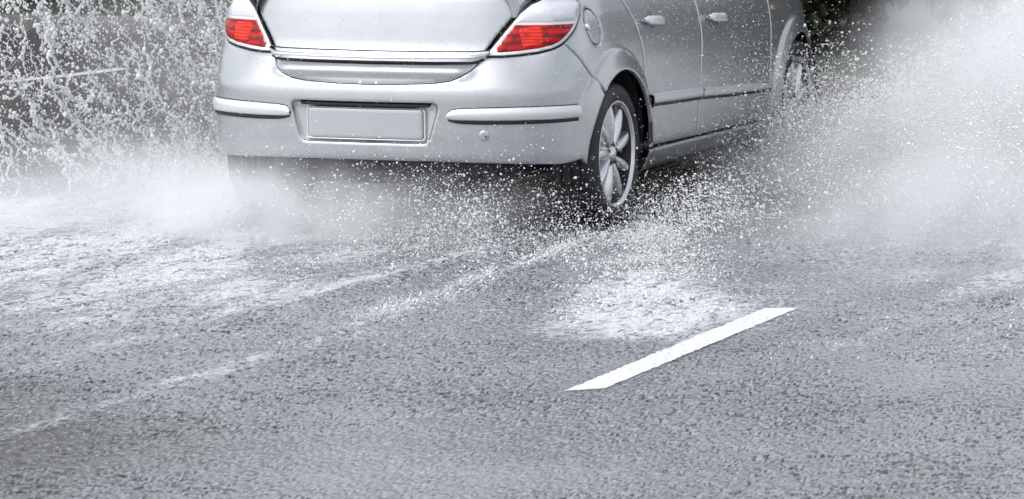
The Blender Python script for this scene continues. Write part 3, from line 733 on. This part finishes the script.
def leaf_mat(name, c0, c1):
    m, t, b, o = newmat(name)
    oi = N(t, 'ShaderNodeTexCoord'); n = N(t, 'ShaderNodeTexNoise', Scale=6.0, Detail=4.0); t.links.new(oi.outputs['Object'], n.inputs['Vector'])
    r = N(t, 'ShaderNodeValToRGB'); r.color_ramp.elements[0].position = .35; r.color_ramp.elements[1].position = .65
    r.color_ramp.elements[0].color = (*c0, 1); r.color_ramp.elements[1].color = (*c1, 1)
    t.links.new(n.outputs[0], r.inputs[0]); t.links.new(r.outputs[0], b.inputs['Base Color']); b.inputs['Roughness'].default_value = .55
    return m
M['leaf'] = leaf_mat('hedge_leaves', (.012, .018, .008), (.045, .055, .022))
M['bark'] = simple('bark', (.06, .045, .035), .9, 0, 0, .8, 40)
def leaf_mesh(seed, n, rx, rz, ls):
    r = np.random.default_rng(seed)
    d = r.normal(size=(n, 3)); d /= np.linalg.norm(d, axis=1)[:, None]
    rad = r.random(n) ** .33
    lump = .75 + .5 * vn.fbm(d[:, 0] * 2 + seed, d[:, 1] * 2, d[:, 2] * 2, 3)
    P = d * (rad * lump)[:, None] * np.array([rx, rx, rz]) + np.array([0, 0, rz * .95]); P[:, 2] = np.maximum(P[:, 2], .02)
    a = r.normal(size=(n, 3)); a /= np.linalg.norm(a, axis=1)[:, None]; b = np.cross(a, r.normal(size=(n, 3))); b /= np.linalg.norm(b, axis=1)[:, None]
    L = ls * (.6 + .8 * r.random(n))[:, None]
    V = np.stack([P - a * L, P + b * L * .45, P + a * L, P - b * L * .45], 1).reshape(-1, 3)
    me = bpy.data.meshes.new('crown'); k = n
    me.vertices.add(4 * k); me.vertices.foreach_set('co', V.astype(np.float32).ravel())
    me.loops.add(4 * k); me.polygons.add(k); me.loops.foreach_set('vertex_index', np.arange(4 * k, dtype=np.int32))
    me.polygons.foreach_set('loop_start', np.arange(0, 4 * k, 4, dtype=np.int32)); me.polygons.foreach_set('loop_total', np.full(k, 4, np.int32))
    me.update(calc_edges=True); me.materials.append(M['leaf']); return me
lm = [leaf_mesh(s, 16000, 1.3, 1.25, .06) for s in (1, 2, 3)]
spots = [(-13.6, 6.9), (-11.6, 9.0), (-9.6, 10.9), (-7.4, 12.5), (-5.3, 12.4), (-3.2, 11.0), (-1.2, 9.5), (.8, 8.9), (2.9, 9.4), (5.0, 10.4), (7.1, 12.6)]
names = ['leftmost', 'second from the left', 'third from the left', 'fourth from the left', 'fifth from the left', 'sixth from the left', 'fifth from the right', 'fourth from the right', 'third from the right', 'second from the right', 'rightmost']
for i, (x, y) in enumerate(spots):
    b = empty('bush', (x, y, .12)); b.rotation_euler.z = i * 1.3; k = .95 + .2 * ((i * 37) % 10) / 10; b.scale = (k, k, k * 1.15)
    tag(b, 'dark green leafy bush on the far verge, %s of the row' % names[i], 'bush', 'bushes along the far verge')
    c = bpy.data.objects.new('crown', lm[i % 3]); COL.objects.link(c); c.parent = b
    for q in range(3):
        a = q * 2.1; tube('stem', [(0.05 * q, 0, -.1), (.25 * math.cos(a), .25 * math.sin(a), .6), (.6 * math.cos(a), .6 * math.sin(a), 1.3)], [.05, .035, .012], M['bark'], b, 6)

# ------------------------------------------------------------ water in the air
def water_mat(name, trans, col=(.98, .985, .99)):
    m, t, b, o = newmat(name); t.nodes.remove(b)
    d = N(t, 'ShaderNodeBsdfDiffuse'); d.inputs[0].default_value = (*col, 1)
    tr = N(t, 'ShaderNodeBsdfTranslucent'); tr.inputs[0].default_value = (*col, 1)
    mx = N(t, 'ShaderNodeMixShader', Fac=.3); t.links.new(d.outputs[0], mx.inputs[1]); t.links.new(tr.outputs[0], mx.inputs[2])
    gl = N(t, 'ShaderNodeBsdfGlass', IOR=1.33, Roughness=.02); m2 = N(t, 'ShaderNodeMixShader', Fac=trans)
    t.links.new(mx.outputs[0], m2.inputs[1]); t.links.new(gl.outputs[0], m2.inputs[2])
    g2 = N(t, 'ShaderNodeBsdfGlossy', Roughness=.08); lw = N(t, 'ShaderNodeFresnel', IOR=1.33); m3 = N(t, 'ShaderNodeMixShader')
    t.links.new(lw.outputs[0], m3.inputs[0]); t.links.new(m2.outputs[0], m3.inputs[1]); t.links.new(g2.outputs[0], m3.inputs[2])
    t.links.new(m3.outputs[0], o.inputs[0]); return m
M['drop'] = water_mat('water_drops', .18)
M['foamw'] = water_mat('white_water', .05)

def drops(name, P, r, label, mat, stretch=None, axis_dir=None, sub=2):
    """P (n,3), r (n,), stretch (n,) length factor along axis_dir (n,3)"""
    n = len(P)
    me = bpy.data.meshes.new(name); me.vertices.add(n); me.vertices.foreach_set('co', P.astype(np.float32).ravel())
    if stretch is None: stretch = 1 + .5 * rng.random(n)
    sc = np.stack([r * (.75 + .4 * rng.random(n)), r * (.75 + .4 * rng.random(n)), r * stretch], 1)
    if axis_dir is None:
        rot = rng.random((n, 3)) * 6.28
    else:
        d = axis_dir / np.linalg.norm(axis_dir, axis=1)[:, None]
        rot = np.stack([np.zeros(n), np.arccos(np.clip(d[:, 2], -1, 1)), np.arctan2(d[:, 1], d[:, 0])], 1)
    me.attributes.new('sc', 'FLOAT_VECTOR', 'POINT').data.foreach_set('vector', sc.astype(np.float32).ravel())
    me.attributes.new('ro', 'FLOAT_VECTOR', 'POINT').data.foreach_set('vector', rot.astype(np.float32).ravel())
    me.materials.append(mat)
    o = bpy.data.objects.new(name, me); COL.objects.link(o)
    ng = bpy.data.node_groups.new(name + '_nodes', 'GeometryNodeTree')
    ng.interface.new_socket('Geometry', in_out='INPUT', socket_type='NodeSocketGeometry')
    ng.interface.new_socket('Geometry', in_out='OUTPUT', socket_type='NodeSocketGeometry')
    gi = ng.nodes.new('NodeGroupInput'); go = ng.nodes.new('NodeGroupOutput')
    ic = ng.nodes.new('GeometryNodeMeshIcoSphere'); ic.inputs['Radius'].default_value = 1; ic.inputs['Subdivisions'].default_value = sub
    sm = ng.nodes.new('GeometryNodeSetShadeSmooth'); mt = ng.nodes.new('GeometryNodeSetMaterial'); mt.inputs['Material'].default_value = mat
    ip = ng.nodes.new('GeometryNodeInstanceOnPoints')
    a1 = ng.nodes.new('GeometryNodeInputNamedAttribute'); a1.data_type = 'FLOAT_VECTOR'; a1.inputs[0].default_value = 'sc'
    a2 = ng.nodes.new('GeometryNodeInputNamedAttribute'); a2.data_type = 'FLOAT_VECTOR'; a2.inputs[0].default_value = 'ro'
    L = ng.links.new
    L(ic.outputs[0], sm.inputs[0]); L(sm.outputs[0], mt.inputs[0]); L(mt.outputs[0], ip.inputs['Instance'])
    L(gi.outputs[0], ip.inputs['Points']); L(a1.outputs[0], ip.inputs['Scale']); L(a2.outputs[0], ip.inputs['Rotation']); L(ip.outputs[0], go.inputs[0])
    md = o.modifiers.new('drops', 'NODES'); md.node_group = ng
    return tag(o, label, 'water spray', kind='stuff')

def in_car(P, m=.0):
    x, y, z = P.T; s_half = np.interp(y, [0, .1, .25, .5, 3.5, 3.8, 4.0, 4.18], [.3, .65, .8, .9, .9, .8, .65, .2], left=0, right=0)
    return (y > -.0 - m) & (np.abs(x) < s_half + m) & (z > .20)

def lognorm(n, med, sig, lo, hi): return np.clip(med * np.exp(rng.normal(size=n) * sig), lo, hi)

# A. right hand fan from the front wheel: ballistic spray, seen in the car's frame
def fan(n, org, spx, spz, spy, tmax, jitter):
    t = rng.random(n) ** .8 * tmax
    v = np.stack([spx[0] + (spx[1] - spx[0]) * rng.random(n), -(spy[0] + (spy[1] - spy[0]) * rng.random(n)), spz[0] + (spz[1] - spz[0]) * rng.random(n)], 1)
    P = np.array(org) + v * t[:, None]; P[:, 2] -= 4.9 * t * t; P += rng.normal(size=(n, 3)) * (jitter * (.3 + t / tmax))[:, None]
    global FV; FV = v.copy(); v[:, 2] -= 9.8 * t
    ok = (P[:, 2] > .004) & ~in_car(P, .03); FV = FV[ok]; return P[ok], v[ok]
P1, v1 = fan(520000, (.95, 3.30, .03), (.3, 4.6), (.4, 4.6), (-.5, 5.5), .55, .09)
v1x0, v1z0 = FV[:, 0], FV[:, 2]
# lumpy clustering
k = .5 * vn.fbm(P1[:, 0] * 5, P1[:, 1] * 5, P1[:, 2] * 7, 3) + .5 * vn2.fbm(FV[:, 2] / FV[:, 0] * 7, FV[:, 1] / FV[:, 0] * 3 + 40, 2.0, 3); keep = rng.random(len(P1)) < ss(.40, .62, k); keep &= v1z0 < v1x0 * 1.0 + .25; P1, v1 = P1[keep], v1[keep]
P1b, v1b = fan(42000, (.93, 3.15, .02), (-.1, 1.6), (.2, 3.6), (-.6, 4.5), .42, .07)
kb = rng.random(len(P1b)) < np.where(P1b[:, 2] < .35 + .2 * (P1b[:, 0] - .9), .95, .40); P1, v1 = np.vstack([P1, P1b[kb]]), np.vstack([v1, v1b[kb]])
drops('right_fan_spray', P1, lognorm(len(P1), .0018, .50, .0008, .007), 'dense fan of white spray thrown up right of the front wheel', M['drop'], 1.2 + .9 * rng.random(len(P1)), v1)
P2, v2_ = fan(34000, (.96, .75, .03), (.1, 2.6), (.2, 2.0), (-1.5, 5.0), .38, .05)
kk_ = ~((P2[:, 0] < 1.22) & (P2[:, 1] > -.1) & (rng.random(len(P2)) < .93)); P2, v2_ = P2[kk_], v2_[kk_]
drops('right_wheel_spray', P2, lognorm(len(P2), .0015, .5, .0007, .006), 'spray kicked out beside the rear right wheel over white foam', M['drop'], 1.2 + .8 * rng.random(len(P2)), v2_)

# B. left hand curtain: falling torn sheet
def curtain(n, seed, dep, thr, soft):
    u = rng.random(n); z = rng.random(n) ** 1.15 * 1.55
    su, sz = .5 + u * 1.4, z
    wu = su + .16 * (vn.fbm(su * 2.2 + seed, sz * 1.4, seed, 3) - .5) * 2 - .22 * sz
    a = np.abs(vn.fbm(wu * 8.0 + seed, sz * 2.6, seed * 1.7, 3, .55) - .5) * 2
    b = np.abs(vn2.fbm(wu * 20 + 3 + seed, sz * 9, seed, 2) - .5) * 2
    ridge = np.maximum(1 - a / .20, .9 * (1 - b / .16))
    lump = vn2.fbm(wu * 4.5, sz * 1.8, seed + 4, 3)
    p = ss(thr, thr + soft, ridge + (lump - .5) * 1.7) + .012
    p = p * (.45 + .55 * ss(2.0, .7, su))
    keep = rng.random(n) < p
    u, z, su = u[keep], z[keep], su[keep]
    x = -1.02 - su * .80 - .15 * z; y = 3.0 - su * 1.05 + dep + .35 * (vn.fbm(su * 2, z * 2, seed + 9) - .5)
    P = np.stack([x, y, z], 1) + rng.normal(size=(len(x), 3)) * .012
    rd_ = (ridge[keep] > .5)
    return P, rd_
allP = []; allR = []
for s_, dep, n_ in ((1.0, 0, 26000), (6.3, -.3, 8000)):
    P, big = curtain(n_, s_, dep, .45, .35); allP.append(P)
    r_ = np.where(big, lognorm(len(P), .0044, .45, .0015, .012), lognorm(len(P), .0026, .45, .001, .007)); allR.append(r_)
def strands(n, seed):
    r = np.random.default_rng(seed); out = []; rad = []
    hubs = .5 + 1.35 * np.array([.03, .10, .22, .33, .42, .55, .66, .74, .88, 1.0])
    for i in range(n):
        u0 = hubs[r.integers(10)] + r.normal() * .036 if r.random() < .86 else .5 + r.random() * 1.4
        z0 = .15 + 1.35 * r.random() ** .9; L = .06 + .40 * r.random() ** 2; sl = .22 + .20 * r.normal()
        rr = .0036 + .0075 * r.random() ** 2.0; k = int(L / (rr * .75)); tt = np.linspace(0, 1, k)
        z = z0 - L * tt; u = u0 - sl * L * tt + .06 * (vn.fbm(tt * L * 14 + i * 3.7, np.full(k, i * 1.3), 0, 3) - .5) * 2
        ra = rr * (.55 + .9 * vn2.fbm(tt * L * 70 + i, np.full(k, i * .7), 0, 2)) * (1 - .5 * tt)
        dep = .3 * (i % 3 - 1)
        out.append(np.stack([-1.02 - u * .80 - .15 * z, 3.0 - u * 1.05 + dep + tt * 0, z], 1) + r.normal(size=(k, 3)) * .0018); rad.append(ra)
        m = k // 3; j = r.integers(0, k, m)
        out.append(out[-1][j] + r.normal(size=(m, 3)) * .020); rad.append(rr * (.25 + .5 * r.random(m)))
    return np.vstack(out), np.concatenate(rad)
q_, w_ = strands(360, 5); allP.append(q_); allR.append(w_)
u_ = .5 + rng.random(90000) ** 2.6 * 1.4; z_ = rng.random(90000) ** 1.2 * 1.5
k_ = rng.random(90000) < .30 * ss(.35, .65, vn.fbm(u_ * 9, z_ * 5, 3, 3)); u_, z_ = u_[k_], z_[k_]
allP.append(np.stack([-1.02 - u_ * .80 - .15 * z_, 3.0 - u_ * 1.05 + .5 * rng.normal(size=len(u_)), z_], 1)); allR.append(lognorm(len(u_), .0019, .45, .0008, .005))
CP = np.vstack(allP); CR = np.concatenate(allR); kz = rng.random(len(CP)) > ss(1.12, 1.5, CP[:, 2] + .5 * (vn.fbm(CP[:, 0] * 5, CP[:, 1] * 5, 1.0, 2) - .5)); CP, CR = CP[kz], CR[kz]; ok = ~in_car(CP, .05); CP, CR = CP[ok], CR[ok]
dd = np.stack([.25 + .2 * rng.normal(size=len(CP)), .1 * rng.normal(size=len(CP)), -np.ones(len(CP))], 1)
drops('left_splash_curtain', CP, CR, 'tall torn curtain of white water falling left of the car', M['foamw'], .9 + .5 * rng.random(len(CP)), dd)

# C. drops under and behind the rear bumper
def cloud(n, c, r, pw=1.0):
    P = np.array(c) + rng.normal(size=(n, 3)) * np.array(r); P[:, 2] = np.abs(P[:, 2]) + .004; return P
P3 = np.vstack([cloud(13000, (.45, -.15, .10), (.30, .35, .13)), cloud(8000, (-.25, -.1, .12), (.42, .35, .16)), cloud(500, (.85, .30, .08), (.10, .35, .12))])
P3 = P3[~in_car(P3, .02)]
k = vn.fbm(P3[:, 0] * 8, P3[:, 1] * 8, P3[:, 2] * 8, 3); P3 = P3[rng.random(len(P3)) < ss(.3, .6, k)]
drops('rear_spray', P3, lognorm(len(P3), .0014, .55, .0006, .006), 'loose drops flying in the shadow under the rear bumper', M['drop'])
# D. fine drizzle all round the car, in front of bumper and doors
n = 9000
P4 = np.stack([-1.2 + 3.0 * rng.random(n), -1.0 + 4.5 * rng.random(n), .03 + 1.15 * rng.random(n) ** 1.3], 1)
P4 = P4[~in_car(P4, .02)]
drops('fine_drizzle', P4, lognorm(len(P4), .0013, .4, .0007, .003), 'fine scattered droplets hanging in front of the rear bumper and doors', M['drop'], sub=1)
# beads of water clinging to the body
n = 6000
s_ = -1.1 + 4.8 * rng.random(n); z_ = .34 + .62 * rng.random(n); by_ = np.interp(np.abs(s_), S, BY)
ok = np.ones(n, bool)
for cy, cz, R in WH: ok &= ~((np.hypot(by_ - cy, z_ - cz) < .38) & (np.abs(s_) > .8))
ok &= ~((np.abs(s_) < .36) & (z_ > .41) & (z_ < .59))
s_, z_ = s_[ok], z_[ok]
BP = surf(s_, z_, .0005)
bd = drops('water_beads', BP, lognorm(len(BP), .0013, .4, .0006, .003), None, M['drop'], np.ones(len(BP)), sub=1)
bd.parent = car; del bd['category']
# E. low splash on the foam patch and along the wakes
def low(n, A, B, w0, w1, hz):
    t = rng.random(n); A, B = np.array(A), np.array(B); w = (w0 + (w1 - w0) * t)[:, None]
    q = A + (B - A) * t[:, None] + rng.normal(size=(n, 2)) * w; z = np.abs(rng.normal(size=n)) * hz + .004
    return np.concatenate([q, z[:, None]], 1)
P5 = np.vstack([low(9000, (1.35, -.3), (2.1, -2.4), .16, .20, .018), low(4000, (1.15, .5), (1.6, -.8), .06, .15, .025), low(3500, (1.02, .4), (1.1, -2.6), .05, .07, .018),
                low(5000, (.6, .2), (-.2, -2.6), .3, .5, .02), low(5000, (-1.6, .9), (-.6, -2.2), .4, .5, .04), low(900, (3.0, -3), (3.6, -.4), .3, .5, .012)])
k = vn.fbm(P5[:, 0] * 7, P5[:, 1] * 4, 0, 3); P5 = P5[rng.random(len(P5)) < ss(.35, .6, k)]
P5[:, 2] += np.maximum(road_h(P5[:, 0], P5[:, 1]), 0)
drops('foam_flecks', P5, lognorm(len(P5), .0014, .55, .0007, .006), 'white flecks of foam jumping off the flooded road surface', M['foamw'])

# F. mist
def mist(name, c, r, rot, dens_, label, nscale=2.8, lo=.34, hi=.64, edge=.0):
    me = bpy.data.meshes.new(name); bm = bmesh.new(); bmesh.ops.create_icosphere(bm, subdivisions=4, radius=1); bm.to_mesh(me); bm.free()
    o = bpy.data.objects.new(name, me); COL.objects.link(o); o.location = c; o.scale = r; o.rotation_euler = [math.radians(a) for a in rot]
    m, t, b, out = newmat(name + '_vapour'); t.nodes.remove(b)
    co = N(t, 'ShaderNodeTexCoord'); ln = N(t, 'ShaderNodeVectorMath', operation='LENGTH'); t.links.new(co.outputs['Object'], ln.inputs[0])
    f = N(t, 'ShaderNodeMapRange', interpolation_type='SMOOTHSTEP'); f.inputs['From Min'].default_value = 1; f.inputs['From Max'].default_value = edge; t.links.new(ln.outputs['Value'], f.inputs['Value'])
    g = N(t, 'ShaderNodeNewGeometry'); nz = N(t, 'ShaderNodeTexNoise', Scale=nscale, Detail=3.0, Roughness=.6); t.links.new(g.outputs['Position'], nz.inputs['Vector'])
    mr_ = N(t, 'ShaderNodeMapRange'); mr_.inputs['From Min'].default_value = lo; mr_.inputs['From Max'].default_value = hi; t.links.new(nz.outputs[0], mr_.inputs['Value'])
    a = N(t, 'ShaderNodeMath', operation='MULTIPLY'); t.links.new(f.outputs[0], a.inputs[0]); t.links.new(mr_.outputs[0], a.inputs[1])
    b_ = N(t, 'ShaderNodeMath', operation='MULTIPLY'); t.links.new(a.outputs[0], b_.inputs[0]); b_.inputs[1].default_value = dens_
    pv = N(t, 'ShaderNodeVolumePrincipled'); pv.inputs['Color'].default_value = (.97, .975, .985, 1); pv.inputs['Anisotropy'].default_value = 0.0
    t.links.new(b_.outputs[0], pv.inputs['Density']); t.links.new(pv.outputs[0], out.inputs['Volume'])
    me.materials.append(m)
    return tag(o, label, 'mist', kind='stuff')
mist('wheel_mist', (1.15, 2.7, .12), (.55, 1.2, .36), (0, -15, -6), 2.2, 'pale mist boiling round the front right wheel')
mist('right_mist', (2.44, 2.9, .55), (1.40, 2.0, .95), (0, -32, -8), 3.9, 'bright bank of fine mist filling the air right of the car')
mist('low_mist', (2.7, .9, .12), (1.7, 2.2, .40), (0, 0, 0), 1.6, 'thin mist lying low over the wet road right of the car')
mist('left_mist', (-1.35, .35, .05), (1.35, 1.5, .42), (0, 0, 0), 2.2, 'low white mist along the foot of the left splash')
mist('wake_mist', (-.40, -.10, .10), (.80, .85, .34), (0, 0, 15), 6.0, 'pale mist drifting behind the left rear wheel')
mist('under_mist', (.30, .0, .10), (.75, .7, .30), (0, 0, 0), 1.1, 'faint mist in the shadow under the rear bumper')
mist('curtain_mist', (-1.75, 2.0, .5), (.9, 1.4, .9), (0, 0, 0), .45, 'thin haze of spray hanging inside the left curtain')
